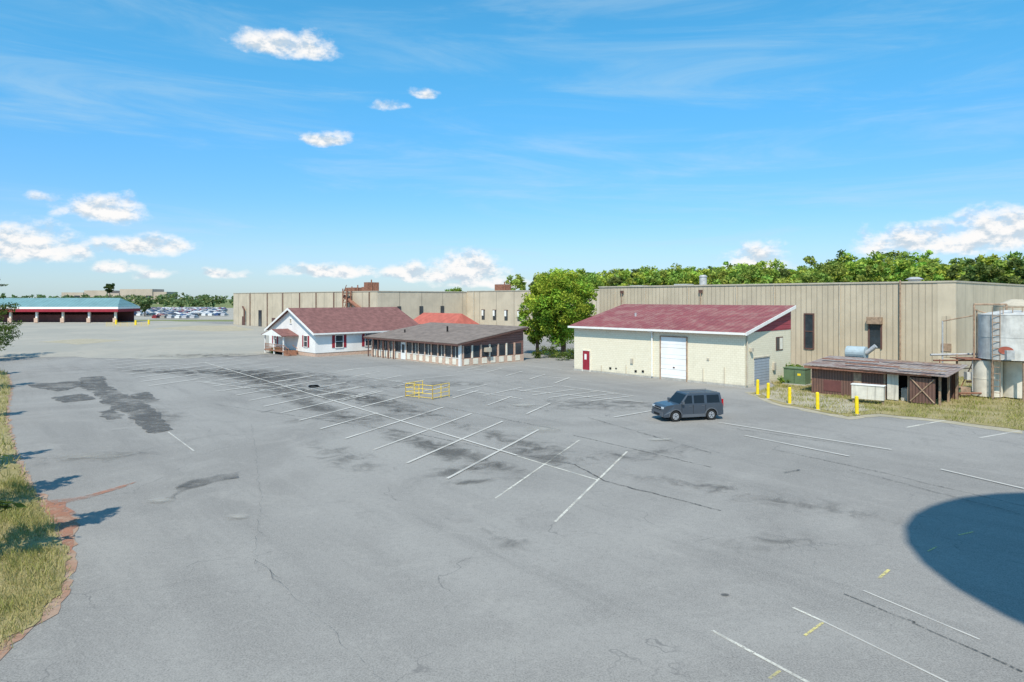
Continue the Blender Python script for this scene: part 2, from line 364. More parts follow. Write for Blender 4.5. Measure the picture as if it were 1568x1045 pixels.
# ------------------------------------------------------------ generic building bits
def window(B,tag,face,c,w,z0,z1,frame=WHITE,fw=.08,glass=GLASS,mull=True,shut=None,pos=0.):
    def bx(n,a,b,za,zb,d0,d1,m):
        if face=='y': B.box(n,a,b,pos-d1,pos-d0,za,zb,m)
        else: B.box(n,pos+d0,pos+d1,a,b,za,zb,m)
    a,b=c-w/2,c+w/2
    bx(tag+'_glass',a,b,z0,z1,.004,.03,glass)
    bx(tag+'_head',a-fw,b+fw,z1,z1+fw,.003,.08,frame); bx(tag+'_sill',a-fw,b+fw,z0-fw,z0,.003,.10,frame)
    bx(tag+'_jamb_1',a-fw,a,z0,z1,.003,.07,frame); bx(tag+'_jamb_2',b,b+fw,z0,z1,.003,.07,frame)
    if mull:
        zm=(z0+z1)/2; bx(tag+'_rail',a,b,zm-.03,zm+.03,.031,.05,frame)
        if w>1.3: bx(tag+'_mullion',c-.06,c+.06,z0,z1,.051,.07,frame)
    if shut:
        bx(tag+'_shutter_1',a-fw-.45,a-fw-.02,z0-.05,z1+.05,.003,.05,shut); bx(tag+'_shutter_2',b+fw+.02,b+fw+.45,z0-.05,z1+.05,.003,.05,shut)
def slab(B,n,pts,th,m):
    v=[p for p in pts]+[(p[0],p[1],p[2]-th) for p in pts]; k=len(pts)
    f=[tuple(range(k)),tuple(range(k,2*k))[::-1]]+[((i+1)%k,i,k+i,k+(i+1)%k) for i in range(k)]
    return B.mesh(n,v,f,m)

# ---- main plant building
W=Asm('warehouse_building',44.7,68.8,ROT)
HT=9.6
W.box('right_wing',-46.4,0,0,70,0,HT,TAN)
W.box('corner_panel',-1.6,.03,-.03,70,0,HT-.003,TAN3)
W.box('right_wing_coping',-46.5,.1,-.1,.25,HT,HT+.18,CAP); W.box('end_coping',-.2,.1,.25,70,HT,HT+.18,CAP)
W.box('middle_wing',-108.7,-46.41,25,90,0,HT,TAN2); W.box('middle_coping',-108.7,-46.5,24.9,25.2,HT,HT+.18,CAP)
W.box('left_wing',-191,-108.71,0,95,0,9.45,TAN2); W.box('left_coping',-191.1,-108.6,-.1,.2,9.45,9.62,CAP); W.box('left_end_coping',-108.9,-108.6,.2,24.8,9.45,9.62,CAP)
W.box('tall_window',-15.2,-14.3,-.06,-.01,2.2,6.1,GLASS)
for i,(a,b,c,d) in enumerate([(-15.35,-15.2,2.1,6.25),(-14.3,-14.15,2.1,6.25),(-15.2,-14.3,6.1,6.25),(-15.2,-14.3,2.05,2.2),(-15.2,-14.3,4.1,4.2)]):
    W.box('tall_window_frame_%d'%i,a,b,-.12,-.005,c,d,BROWNT)
W.box('louvre_window',-8.1,-7.0,-.06,-.01,2.6,5.9,GLASS); W.box('louvre_hood',-8.3,-6.8,-.5,-.005,5.2,5.95,RUSTP); W.box('louvre_frame',-8.25,-8.1,-.12,-.005,2.5,5.2,BROWNT); W.box('louvre_frame_2',-7.0,-6.85,-.12,-.005,2.5,5.2,BROWNT)
W.tube('vent_pipe',(-5,-.3,0),(-5,-.3,9.9),.09,RUSTP)
W.box('stained_panel',-1.2,-.4,-.06,-.031,2.0,6.2,TAN); W.box('wall_louvre',-1.25,-.35,-.12,-.061,2.6,3.4,RUSTP)
W.tube('roof_stack',(-31.8,5,9.5),(-31.8,5,11.0),.5,STEEL,seg=20); W.tube('roof_stack_cap',(-31.8,5,11.0),(-31.8,5,11.25),.6,STEEL,.35,seg=20)
W.tube('roof_vent',(-4.6,3,9.5),(-4.6,3,10.05),.6,STEEL); W.tube('roof_vent_cap',(-4.6,3,10.05),(-4.6,3,10.3),.9,STEEL,.4)
for i,s_ in enumerate([43.5,38,31,24,19,11.3]):
    W.tube('wall_conduit_%d'%i,(-s_,-.1,0),(-s_,-.1,9.5),.06,CAP)
for i,s_ in enumerate([42,29]):
    W.box('scupper_%d'%i,-s_-.25,-s_+.25,-.3,-.1,8.7,9.1,BROWNT); W.tube('scupper_pipe_%d'%i,(-s_,-.25,0),(-s_,-.25,8.7),.07,RUSTP)
for i,s_ in enumerate([102.6,98.6,94.6,90.3,84,78]):
    W.box('small_window_%d'%i,-s_-.5,-s_+.5,24.9,24.99,3.0,5.2,GLASS)
    W.box('small_window_blind_%d'%i,-s_-.5,-s_+.1,24.86,24.9,3.9,5.2,WHITE); W.box('small_window_head_%d'%i,-s_-.6,-s_+.6,24.85,24.99,5.2,5.35,BROWNT)
for i,s_ in enumerate([106,88,70,58]): W.tube('downpipe_m%d'%i,(-s_,24.85,0),(-s_,24.85,9.5),.12,CAP)
for i,s_ in enumerate([112,120,128,137,146,156,166,178]):
    W.tube('downpipe_l%d'%i,(-s_,-.15,0),(-s_,-.15,9.4),.12,BROWNT)
for i,s_ in enumerate([150,162,171,183]):
    W.box('dock_door_%d'%i,-s_-1.1,-s_+1.1,-.1,-.01,0,2.6 if i%2 else 4.6,BROWNT if i%2 else GLASS)
for i in range(3): W.box('end_window_%d'%i,-108.69,-108.6,5+i*6,6+i*6,4.2,6.2,GLASS)
for i,(s_,y0,w,h) in enumerate([(126,3,4,1.1),(117,2,1.6,2.2),(121.5,4,1.6,1.2),(103,30,2.5,1.9),(133,6,2,.9)]):
    W.box('roof_unit_%d'%i,-s_-w/2,-s_+w/2,y0,y0+3,9.45,9.45+h,RUST); W.tube('roof_unit_pipe_%d'%i,(-s_+w/2,y0+1,9.45),(-s_+w/2,y0+1,9.45+h+.6),.15,RUST)
for i,x in enumerate((-121,-119.3)):
    W.tube('pipe_tower_post_%d'%i,(x,-.5,0),(x,-.5,10.2),.14,RUST); W.tube('pipe_tower_post_b%d'%i,(x,-1.6,0),(x,-1.6,10.2),.14,RUST)
for z in range(1,10,2): W.box('pipe_tower_deck_%d'%z,-121.1,-119.2,-1.7,-.4,z,z+.18,RUST); W.tube('pipe_tower_brace_%d'%z,(-121,-1.6,z),(-119.3,-1.6,z+2),.08,RUST)
W.tube('process_duct',(-122,-.8,8.5),(-113,-.8,5.0),.4,RUST)
W.tube('curved_duct',(-181,-.6,1),(-181,-.6,4.5),.25,BROWNT); W.tube('curved_duct_2',(-181,-.6,4.5),(-183,-.3,5.5),.25,BROWNT)
for i,(x,y) in enumerate([(-60,40),(-75,45),(-88,38)]): W.box('rooftop_unit_%d'%i,x,x+3,y,y+2.5,9.6,10.9,STEEL)

# ---- cream garage
G=Asm('block_garage',20.8,61,ROT)
L=20.4; Dp=9.0; e=4.95; pk=7.1
G.prism('block_walls',[(0,0),(Dp,0),(Dp,pk-.15),(0,e-.1)],'x',-L,0,CREAM)
G.mesh('gable_siding',[(.03,.02,e-.0),(.03,Dp-.02,e),(.03,Dp-.02,pk-.2),(.03,.02,e-.05+.01)],[(0,1,2,3)],MAROON)
sl=(pk-e)/Dp
def rz(y): return e+sl*y
slab(G,'metal_roof',[(-L-.4,-.5,rz(-.5)+.12),(.35,-.5,rz(-.5)+.12),(.35,Dp+.3,rz(Dp+.3)+.12),(-L-.4,Dp+.3,rz(Dp+.3)+.12)],.12,REDROOF)
slab(G,'rake_trim',[(.352,-.5,rz(-.5)+.13),(.41,-.5,rz(-.5)+.13),(.41,Dp+.3,rz(Dp+.3)+.13),(.352,Dp+.3,rz(Dp+.3)+.13)],.3,WHITE)
G.box('gutter',-L-.4,.35,-.64,-.505,rz(-.5)-.1,rz(-.5)+.1,WHITE)
G.box('overhead_door',-8.9,-6.0,-.03,-.005,.02,4.2,OVERDOOR)
for n,a,b,z0,z1 in (('l',-9.02,-8.9,0,4.32),('r',-6.0,-5.88,0,4.32),('t',-8.9,-6.0,4.2,4.32)): G.box('door_frame_'+n,a,b,-.09,-.003,z0,z1,RUSTP)
for i in range(1,4): G.box('door_joint_%d'%i,-8.9,-6,-.036,-.031,i*1.05,i*1.05+.03,CAP)
G.box('door_handle',-7.5,-7.3,-.07,-.03,1.2,1.32,BROWNT); G.box('door_foot',-8.9,-6,-.05,-.031,.02,.25,CONC)
G.box('red_door',-19.1,-18.1,-.05,-.005,.1,2.25,REDD); G.box('red_door_light',-18.85,-18.55,-.06,-.051,1.3,1.9,WHITE)
for n,a,b,z0,z1 in (('l',-19.2,-19.1,0,2.35),('r',-18.1,-18.0,0,2.35),('t',-19.1,-18.1,2.25,2.35)): G.box('red_door_frame_'+n,a,b,-.08,-.003,z0,z1,CREAMP)
G.tube('downspout',(-9.9,-.12,.2),(-9.9,-.12,4.6),.07,WHITE); G.tube('downspout_offset',(-9.9,-.12,4.6),(-10.3,-.5,4.8),.07,WHITE)
G.tube('corner_downspout',(.1,.25,.2),(.1,.25,4.7),.07,CAP); G.tube('corner_spout_elbow',(.1,.25,4.7),(.1,-.5,4.85),.07,WHITE)
G.box('conduit_box',-12.6,-12.3,-.12,-.003,1.3,1.8,CAP)
G.box('small_vent',-14.6,-14.4,-.06,-.003,.6,.7,DARK)
for i,x in enumerate((-16.5,-13.2,-4.2,-2)): G.tube('wall_pipe_%d'%i,(x,-.05,.2),(x,-.05,.8+.3*i),.03,CAP)
for i,(x,z,m_) in enumerate([(-15.4,.5,DARK),(-12.1,.45,DARK),(-11.2,.5,DARK),(-3.8,2.2,CAP)]): G.box('wall_fitting_%d'%i,x,x+.25,-.06,-.003,z,z+.2,m_)
G.box('rollup_door',.005,.05,1.7,4.5,.02,2.5,GREYDOOR); G.box('rollup_head',.003,.09,1.6,4.6,2.5,2.62,CAP)
G.box('gable_window',.005,.04,5.9,7.3,3.0,4.3,BROWNT); G.box('gable_window_glass',.041,.05,6.0,6.5,3.1,4.2,GLASS); G.box('gable_window_shutter',.041,.06,6.6,7.2,3.1,4.2,CREAMP)
G.box('gable_lamp',.003,.3,.8,1.1,3.2,3.5,CAP); G.box('meter_box',.003,.2,5.2,5.6,1.2,1.9,CAP)
G.tube('roof_vent',(-15,4,5.9),(-15,4,6.4),.12,STEEL)
G.box('footing',-L-.06,.06,-.06,-.004,0,.18,CONC)

# ---- brown windowed building
Bn=Asm('brown_office_building',-6.1,80.4,ROT)
L=19.7; Dp=10.3; e=2.75; pk=4.25
Bn.prism('core_walls',[(0,0),(Dp,0),(Dp,pk-.1),(0,e-.1)],'x',-L,0,BROWN)
sl=(pk-e)/Dp
slab(Bn,'shingle_roof',[(-L-.7,-.9,e-sl*.9+.1),(.6,-.9,e-sl*.9+.1),(.6,Dp+.3,pk+.14),(-L-.7,Dp+.3,pk+.14)],.06,SHING2)
slab(Bn,'roof_fascia',[(-L-.68,-.88,e-sl*.9+.04),(.58,-.88,e-sl*.9+.04),(.58,Dp+.28,pk+.08),(-L-.68,Dp+.28,pk+.08)],.22,BROWNT)
Bn.tube('roof_vent_pipe',(-9,5,3.4),(-9,5,4.3),.12,DARK)
Bn.tube('roof_vent_pipe_2',(-16,3,3.2),(-16,3,3.7),.1,DARK)
Bn.box('brick_base',-L,0.08,-.08,-.004,0,.85,PINKB); Bn.box('brick_base_end',.004,.08,-.003,Dp,0,.85,PINKB)
n=14
for i in range(n):
    x=-L+.5+i*(L-.6)/n; w=(L-.6)/n
    if i in (5,):
        Bn.box('entry_door',x+.1,x+w-.2,-.12,-.085,.05,2.3,WHITED); Bn.box('entry_door_glass',x+.3,x+w-.4,-.13,-.121,.9,2.0,GLASS); continue
    Bn.box('window_%d'%i,x+.12,x+w-.18,-.05,-.006,.95,2.25,GLASS)
    Bn.box('window_panel_%d'%i,x+.10,x+w-.55,-.11,-.085,.12,.82,CREAMP)
    Bn.box('pillar_%d'%i,x-.14,x+.08,-.14,-.09,.0,2.45,PINKB)
    Bn.box('window_sill_%d'%i,x+.09,x+w-.15,-.12,-.006,.86,.94,WHITE)
    if i%2: Bn.box('window_mullion_%d'%i,x+w*.45,x+w*.52,-.07,-.051,.95,2.25,CREAMP)
n=7
for i in range(n):
    y=.4+i*(Dp-.6)/n; w=(Dp-.6)/n
    Bn.box('end_window_%d'%i,.006,.05,y+.15,y+w-.25,.95,2.3,GLASS)
    Bn.box('end_panel_%d'%i,.085,.11,y+.12,y+w-.5,.12,.8,CREAMP)
    Bn.box('end_mullion_%d'%i,.006,.12,y-.12,y+.08,.86,2.4,CREAMP if i%2 else PINKB)
Bn.box('corner_post',-.15,.14,-.16,.1,0,2.6,WHITE)
for i in range(6):
    Bn.box('porch_post_%d'%i,-L+.3+i*1.25,-L+.42+i*1.25,-.8,-.68,0,2.5,BROWNT)
Bn.box('wall_unit',.09,.6,3.6,4.4,1.5,2.0,CAP)

# ---- white house
Hs=Asm('white_house',-26.8,93,ROT)
Wd=15.; Ln=17.5; e=3.35; pk=6.5
Hs.prism('walls',[(-Wd,.5),(0,.5),(0,e),(-Wd/2,pk-.1),(-Wd,e)],'y',0,Ln,WHITESID)
Hs.box('foundation',-Wd+.05,-.05,.05,Ln,0,.499,PINKB)
for n_,s0,x0,x1 in (('roof_near',1,-Wd/2,.5),('roof_far',-1,-Wd/2,-Wd-.5)):
    s_=(pk-e)/(Wd/2); ze=e-s_*.5
    slab(Hs,n_,[(x0,-.5,pk+.1),(x1,-.5,ze+.1),(x1,Ln+.5,ze+.1),(x0,Ln+.5,pk+.1)] if s0<0 else [(x1,-.5,ze+.1),(x1,Ln+.5,ze+.1),(x0,Ln+.5,pk+.1),(x0,-.5,pk+.1)],.12,SHING)
    slab(Hs,n_+'_rake',[(x0,-.56,pk+.11),(x1,-.56,ze+.11),(x1,-.505,ze+.11),(x0,-.505,pk+.11)],.3,WHITE)
Hs.box('eave_gutter',.505,.62,-.5,Ln+.5,e-.32,e-.12,WHITE)
Hs.box('entry_door',-10.2,-9.2,-.05,-.004,.6,2.7,WHITED)
for i,c in enumerate([3.6,8.8,13.4,15.9]):
    window(Hs,'side_window_%d'%i,'x',c,1.1 if i!=1 else 2.1,1.15,2.8,shut=REDD,fw=.1)
window(Hs,'front_window','y',-2.8,1.0,1.25,2.75,shut=REDD); window(Hs,'front_window_2','y',-12.8,1.0,1.25,2.75,shut=REDD)
window(Hs,'gable_vent','y',-7.5,.6,4.4,5.0,mull=False,glass=CAP)
Hs.box('porch_deck',-11.6,-5.2,-2.2,-.05,.45,.6,WOOD)
for i,(x,y) in enumerate([(-11.5,-2.1),(-8.4,-2.1),(-5.35,-2.1)]): Hs.box('porch_post_%d'%i,x-.07,x+.07,y-.07,y+.07,0,2.75,WHITE)
sx=-8.4
slab(Hs,'porch_roof_l',[(-12,-2.5,2.75),(sx,-2.5,3.6),(sx,-.06,3.6),(-12,-.06,2.75)],.12,SHING)
slab(Hs,'porch_roof_r',[(sx,-2.5,3.6),(-4.9,-2.5,2.75),(-4.9,-.06,2.75),(sx,-.06,3.6)],.12,SHING)
Hs.mesh('porch_gable',[(-11.9,-2.505,2.66),(-5,-2.505,2.66),(sx,-2.505,3.56)],[(0,1,2)],WHITE)
for i in range(4): Hs.box('stair_%d'%i,-4.9+i*.32-.3,-4.9+i*.32+.02,-2.2,-.8,0,.45-i*.1,WOOD)
for z in (.95,1.4):
    Hs.box('deck_rail_%d'%int(z*10),-11.5,-5.2,-2.17,-2.11,z,z+.06,WOOD)
for i in range(22): Hs.box('baluster_%d'%i,-11.4+i*.29,-11.36+i*.29,-2.16,-2.12,.6,1.4,WOOD)
Hs.tube('stair_rail',(-5.1,-2.15,1.4),(-3.6,-2.15,.95),.04,WOOD); Hs.tube('stair_rail_2',(-5.1,-.85,1.4),(-3.6,-.85,.95),.04,WOOD)
for i,x in enumerate((-3.6,-4.4)): Hs.tube('stair_post_%d'%i,(x,-2.15,0),(x,-2.15,1.1),.04,WOOD)
Hs.box('deck_ramp_wall',-5.2,-5.1,-2.2,-.1,0,.45,WOOD)

# ---- red roof annex
R=Asm('red_roof_annex',-10,118,ROT)
R.box('walls',-13,0,0,5,0,3.3,CREAMP)
R.mesh('hip_roof',[(-13.5,-.5,3.3),(.5,-.5,3.3),(.5,5.5,3.3),(-13.5,5.5,3.3),(-12.5,2.5,5.3),(-1.,2.5,5.3)],[(0,1,5,4),(1,2,5),(2,3,4,5),(3,0,4),(3,2,1,0)],REDB)
for i in range(4): R.box('window_%d'%i,-11.5+i*3,-10.3+i*3,-.05,-.004,1,2.4,GLASS)

# ---- blue-roof canopy, far left
C=Asm('blue_roof_canopy',-128,221,0)
C.box('floor_slab',-62,0,0,11,0,.15,CONC); C.box('back_wall',-62,0,10,10.3,.15,4,MAROW)
slab(C,'roof_front',[(-63,-1,5.25),(1,-1,5.25),(-2,5.5,8.1),(-63,5.5,8.1)],.15,BLUEROOF)
slab(C,'roof_back',[(-63,5.5,8.1),(-2,5.5,8.1),(1,12,5.25),(-63,12,5.25)],.15,BLUEROOF)
slab(C,'roof_hip',[(1,-1,5.24),(1,12,5.24),(-2,5.5,8.09)],.15,BLUEROOF)
C.box('fascia_white',-63,1.05,-1.1,-1.0,4.55,5.2,WHITE); C.box('fascia_red',-63,1.1,-1.15,-1.1,3.6,4.55,REDD)
C.box('fascia_end',1.05,1.1,-1.0,12,4.55,5.2,WHITE); C.box('fascia_end_red',1.1,1.15,-1.0,12,3.6,4.55,REDD)
C.box('ceiling',-62,.9,-.9,11.5,4.0,4.2,MAROW)
for i in range(8):
    C.box('column_%d'%i,-.8-i*8.5,-.2-i*8.5,0,.6,.15,4.0,WHITE if i%2 else CREAMP)
    C.box('column_base_%d'%i,-1.1-i*8.5,.1-i*8.5,-.3,-.01,.15,1.6,PINKB)
C.box('low_wall',-60,-3,3,3.3,.15,2.6,MAROW)

# ---- distant beige buildings
D_=Asm('distant_beige_building',-640,1000,0)
for i,(x0,x1,h) in enumerate([(-20,12,15),(12,45,18),(45,62,14),(62,110,20),(110,130,16)]): D_.box('block_%d'%i,x0,x1,i*2,40,0,h+1.5,BEIGE)
for i in range(9): D_.box('window_band_%d'%i,-16+i*15,-8+i*15,-.6,-.1,9,12,GLASS)

# ---- brown tool shed
S=Asm('corrugated_shed',*gp(1441,622),ROT)
Ls=9.6
S.box('left_wall',-Ls,-4.0,0,.08,0,2.35,BRSHED)
S.box('back_wall',-Ls,0,4.4,4.5,0,2.6,BRSHED); S.box('left_end',-Ls-.002,-Ls+.08,.081,4.4,0,2.4,BRSHED)
S.box('divider',-4.08,-4.0,.081,4.4,0,2.4,BRSHED)
S.box('inside_dark',-3.9,-.2,3.0,3.1,0,2.3,DARK)
for i,(x,y) in enumerate([(-3.9,.05),(-2.2,.05),(-.1,.05),(-.1,2.2),(-.1,4.3)]): S.box('post_%d'%i,x-.07,x+.07,y-.05,y+.09,0,2.4,RUSTP)
slab(S,'tin_roof',[(-Ls-.5,-.6,2.42),(-4,-.65,2.36),(.6,-.75,2.28),(.6,4.9,2.78),(-Ls-.5,4.9,2.85)],.05,SHROOF)
S.box('front_fascia',-Ls-.4,-.5,-.55,-.5,2.12,2.33,RUST)
S.box('hanging_panel',-3.7,-2.9,-.02,.04,.1,2.2,WTANK)
S.box('leaning_door',-2.0,-.3,-.35,-.28,.1,2.0,BRSHED)
S.tube('door_brace',(-1.95,-.38,.2),(-.35,-.38,1.95),.05,RUSTP); S.tube('door_brace_2',(-.35,-.38,.2),(-1.95,-.38,1.95),.05,RUSTP)
S.box('barrel_rack',-2.9,-2.2,.6,1.6,0,1.0,SILVER)
for i,(a,b,c,d) in enumerate([(-7,-3,.3,.6),(-2.8,.4,-.4,-.1),(-9.5,-5,1.8,2.1),(-5,.5,3.0,3.25)]):
    S.box('roof_plank_%d'%i,a,b,c,d,2.6+.02*i+.07*c,2.66+.02*i+.07*c,RUSTP if i%2 else RUST)
S.box('patch_board',-8.6,-7.2,-.03,-.004,.3,1.2,MAROW); S.box('patch_board_2',-6.2,-5.6,-.04,-.004,.9,2.0,RUSTP)

U=Asm('white_utility_cabinet',*gp(1328,619),ROT+.15)
U.box('cabinet',-1.1,1.1,0,.6,.35,1.4,WTANK); U.box('cabinet_lid',-1.15,1.15,-.05,.65,1.4,1.45,WHITE)
for i,x in enumerate((-1,1)): U.box('leg_%d'%i,x-.05,x+.05,.1,.5,0,.35,RUSTP)
U.box('door_seam',-.01,.01,-.012,-.003,.4,1.35,CAP)
T=Asm('green_transformer',*gp(1216,590),ROT)
T.box('plinth',-1.1,1.1,-.1,1.3,0,.12,CONC); T.box('cabinet',-1,1,0,1.2,.12,1.5,GREEN); T.box('lid',-1.05,1.05,-.06,1.25,1.5,1.58,GREEN); T.box('door_seam',-.01,.01,-.02,-.003,.2,1.4,DARK); T.box('label',.3,.6,-.01,-.003,.9,1.1,YEL)
T2=Asm('grey_electrical_box',*gp(1242,584),ROT)
T2.box('body',-.5,.5,0,.5,.2,1.3,CAP); T2.box('lid',-.55,.55,-.05,.55,1.3,1.36,CAP); T2.box('foot',-.4,.4,.05,.45,0,.2,CONC)
K=Asm('blue_duct_unit',30.9,61.2,ROT)
K.tube('drum',(-.8,0,3.1),(.8,0,3.1),.6,simple('pale_blue_metal',(.36,.43,.46),.5),seg=20)
for x in (-.7,.7):
    for y in (-.4,.4): K.tube('leg',(x,y,0),(x,y,2.9),.06,RUSTP)
K.tube('outlet',(.8,0,3.1),(1.6,0,3.8),.2,STEEL)

# ---- tanks
def tank(name,x,y,r,z0,z1,m,cone=.4):
    A=Asm(name,x,y,0)
    A.mesh('shell',*tube((0,0,z0),(0,0,z1),r,r,48),m)
    A.tube('dome',(0,0,z1),(0,0,z1+cone),r*.99,m,r*.25,seg=48)
    k=max(1,int((z1-z0)/1.2))
    for i in range(k+1): A.tube('band_%d'%i,(0,0,z0+i*(z1-z0)/k-.02),(0,0,z0+i*(z1-z0)/k+.02),r+.02,m,seg=48)
    return A
tx,ty=(1548-784)/FP*54.5,54.5
A=tank('silver_storage_tank',tx,ty,2.2,3.2,6.7,SILVER,.35)
for i in range(6):
    t_=i*math.pi/3+.3; A.tube('leg_%d'%i,(2*math.cos(t_),2*math.sin(t_),0),(2*math.cos(t_),2*math.sin(t_),3.2),.1,RUSTP)
ov=[]
for i in range(24):
    t_=2*math.pi*i/24; ang=-2.35+.22*math.cos(t_); ov.append((2.245*math.cos(ang),2.245*math.sin(ang),3.95+.3*math.sin(t_)))
A.mesh('oval_badge',ov,[tuple(range(24))],simple('badge_red',(.42,.12,.08)))
for i in range(13): A.tube('ladder_rung_%d'%i,(2.1*math.cos(-2.6),2.1*math.sin(-2.6)-.2,.6+i*.5),(2.1*math.cos(-2.6)-.35,2.1*math.sin(-2.6)+.15,.6+i*.5),.025,RUSTP,seg=6)
for dx,dy in ((0,-.2),(-.35,.15)): A.tube('ladder_rail',(2.1*math.cos(-2.6)+dx,2.1*math.sin(-2.6)+dy,.1),(2.1*math.cos(-2.6)+dx,2.1*math.sin(-2.6)+dy,7.3),.03,RUSTP,seg=6)
A.tube('top_rail',(-1.5,-1.2,7.3),(1.5,-1.2,7.3),.04,RUSTP)
for i in range(5): A.tube('top_post_%d'%i,(-1.5+i*.75,-1.2,6.7),(-1.5+i*.75,-1.2,7.3),.03,RUSTP)
A.box('control_box',-2.0,-1.4,-2.3,-2.05,3.3,4.0,STEEL)
x1,y1=gp(1525,611); tank('white_vertical_tank',x1,y1+1,1.05,.15,2.95,WTANK,.25)
x1,y1=gp(1572,613); tank('white_vertical_tank',x1,y1+1,1.05,.15,2.95,WTANK,.25)
x1,y1=(1556-784)/FP*64,64.; tank('beige_silo',x1,y1,1.8,0,7.3,simple('beige_silo_paint',(.50,.44,.34),.6,0,.1,1,streak=.3),.6)
PR=Asm('pipe_rack',(1495-784)/FP*55.5,55.5,0)
PR.tube('upright_1',(-.2,0,0),(-.2,0,7.5),.08,RUSTP); PR.tube('upright_2',(1.1,-.4,0),(1.1,-.4,6.6),.06,RUSTP); PR.tube('upright_3',(-1.2,.6,0),(-1.2,.6,3.4),.08,RUSTP); PR.tube('upright_4',(-2,1.2,0),(-2,1.2,6.1),.06,STEEL)
PR.tube('header',(-.2,0,7.5),(2.3,-.2,7.5),.08,RUSTP); PR.tube('header_2',(-.2,0,7.1),(1.1,-.4,6.6),.05,RUSTP); PR.tube('drop',(2.3,-.2,7.5),(2.3,-.2,6.7),.08,RUSTP)
PR.tube('cross_1',(-3.2,.5,2.9),(2.6,-.4,3.0),.07,RUST); PR.tube('cross_2',(-3.2,.4,2.2),(1.8,-.4,2.4),.05,RUSTP); PR.tube('cross_3',(-3,1.2,3.3),(2,1,3.4),.09,STEEL)
PR.tube('brace',(-1.2,.6,0),(-.2,0,3.),.04,RUST); PR.tube('valve_stub',(-.7,.2,1.2),(.4,-.3,1.2),.09,RUSTP)
PR.box('platform',-1.4,2.2,-.7,1.2,3.05,3.12,RUST); PR.box('pump_body',-1.6,-.8,-.5,.2,.1,.8,RUSTP); PR.box('small_box',-.9,-.4,-.2,.2,1.4,2.0,SILVER)
PR.tube('pump_motor',(-2.3,-.2,.5),(-1.6,-.2,.5),.28,GREEN); PR.tube('bundle_1',(.3,.4,3.1),(.3,.4,7.1),.05,RUSTP); PR.tube('bundle_2',(.55,.4,3.1),(.55,.4,6.4),.04,STEEL)
PR.tube('low_pipe',(-3.4,-.6,.35),(.6,-.8,.4),.06,RUST); PR.tube('riser_a',(-2.8,.3,0),(-2.8,.3,3.0),.05,RUST); PR.tube('riser_b',(-.6,-.4,.5),(-.6,-.4,3.0),.05,STEEL); PR.tube('diag_pipe',(-2,1.2,6.1),(-.2,0,6.6),.05,RUSTP)
PR.box('drum_base',-3.2,-2.4,-.8,-.1,0,.15,CONC); PR.tube('oil_drum',(-2.8,-.45,.15),(-2.8,-.45,1.05),.3,RUST,seg=16)

# ---- bollards
for u,v in ((1160,605),(1176,611),(1209,619),(1252,628),(1312,635)):
    x,y=gp(u,v); A=Asm('yellow_bollard',x,y,random.uniform(0,3)); hh=1.22; lx=random.uniform(-.04,.04)
    A.tube('post',(0,0,0),(lx,0,hh),.125,YEL,seg=20); A.tube('cap',(lx,0,hh),(lx,0,hh+.06),.125,YEL,.06,seg=20)
    A.tube('footing',(0,0,0),(0,0,.05),.25,CONC)
x,y=gp(649,611)
A=Asm('yellow_rail_corral',x,y,ROT+.25)
def rail(A,p,q,k):
    p=Vector(p);q=Vector(q)
    for z in (.12,.45,.78,1.1): A.tube('rail',(p.x,p.y,z),(q.x,q.y,z),.026,YEL2,seg=6)
    for i in range(k+1):
        r=p.lerp(q,i/k); A.tube('post',(r.x,r.y,0),(r.x,r.y,1.12),.033,YEL2,seg=6)
rail(A,(-1.9,0),(.9,0),2); rail(A,(.9,0),(.9,2.1),2); rail(A,(-1.9,0),(-1.9,2.1),2)
x,y=gp(195,500); A=Asm('yellow_barrier_rail',x,y,0)
rail(A,(-6,0),(6,0),6)
for u,v in ((178,497),(208,498),(228,497)):
    x,y=gp(u,v); A=Asm('yellow_bollard',x,y,0); A.tube('post',(0,0,0),(0,0,1.3),.3,YEL); A.tube('cap',(0,0,1.3),(0,0,1.4),.3,YEL,.1)

# ---- water tower (behind the viewpoint; its shadow reaches the lot)
sun_h=Vector((-.22,-.975)).normalized(); EL=math.radians(52)
off=31/math.tan(EL)
bx,by=21.1+sun_h.x*off,19.2+sun_h.y*off
WT=Asm('water_tower',bx,by,0)
ve=[];fa=[]; RR=8.4;RZ=4.2;N1=32;N2=14
for i in range(N2+1):
    ph=-math.pi/2+math.pi*i/N2
    for j in range(N1):
        t_=2*math.pi*j/N1; ve.append((RR*math.cos(ph)*math.cos(t_),RR*math.cos(ph)*math.sin(t_),31+RZ*math.sin(ph)))
for i in range(N2):
    for j in range(N1): fa.append((i*N1+j,i*N1+(j+1)%N1,(i+1)*N1+(j+1)%N1,(i+1)*N1+j))
WT.mesh('tank',ve,fa,SILVER,True)
for i in range(6):
    t_=i*math.pi/3; WT.tube('leg_%d'%i,(7.8*math.cos(t_),7.8*math.sin(t_),0),(7*math.cos(t_),7*math.sin(t_),30),.3,SILVER)
WT.tube('riser',(0,0,0),(0,0,28),.7,SILVER); WT.tube('catwalk',(0,0,30.6),(0,0,30.8),8.8,SILVER,seg=32)

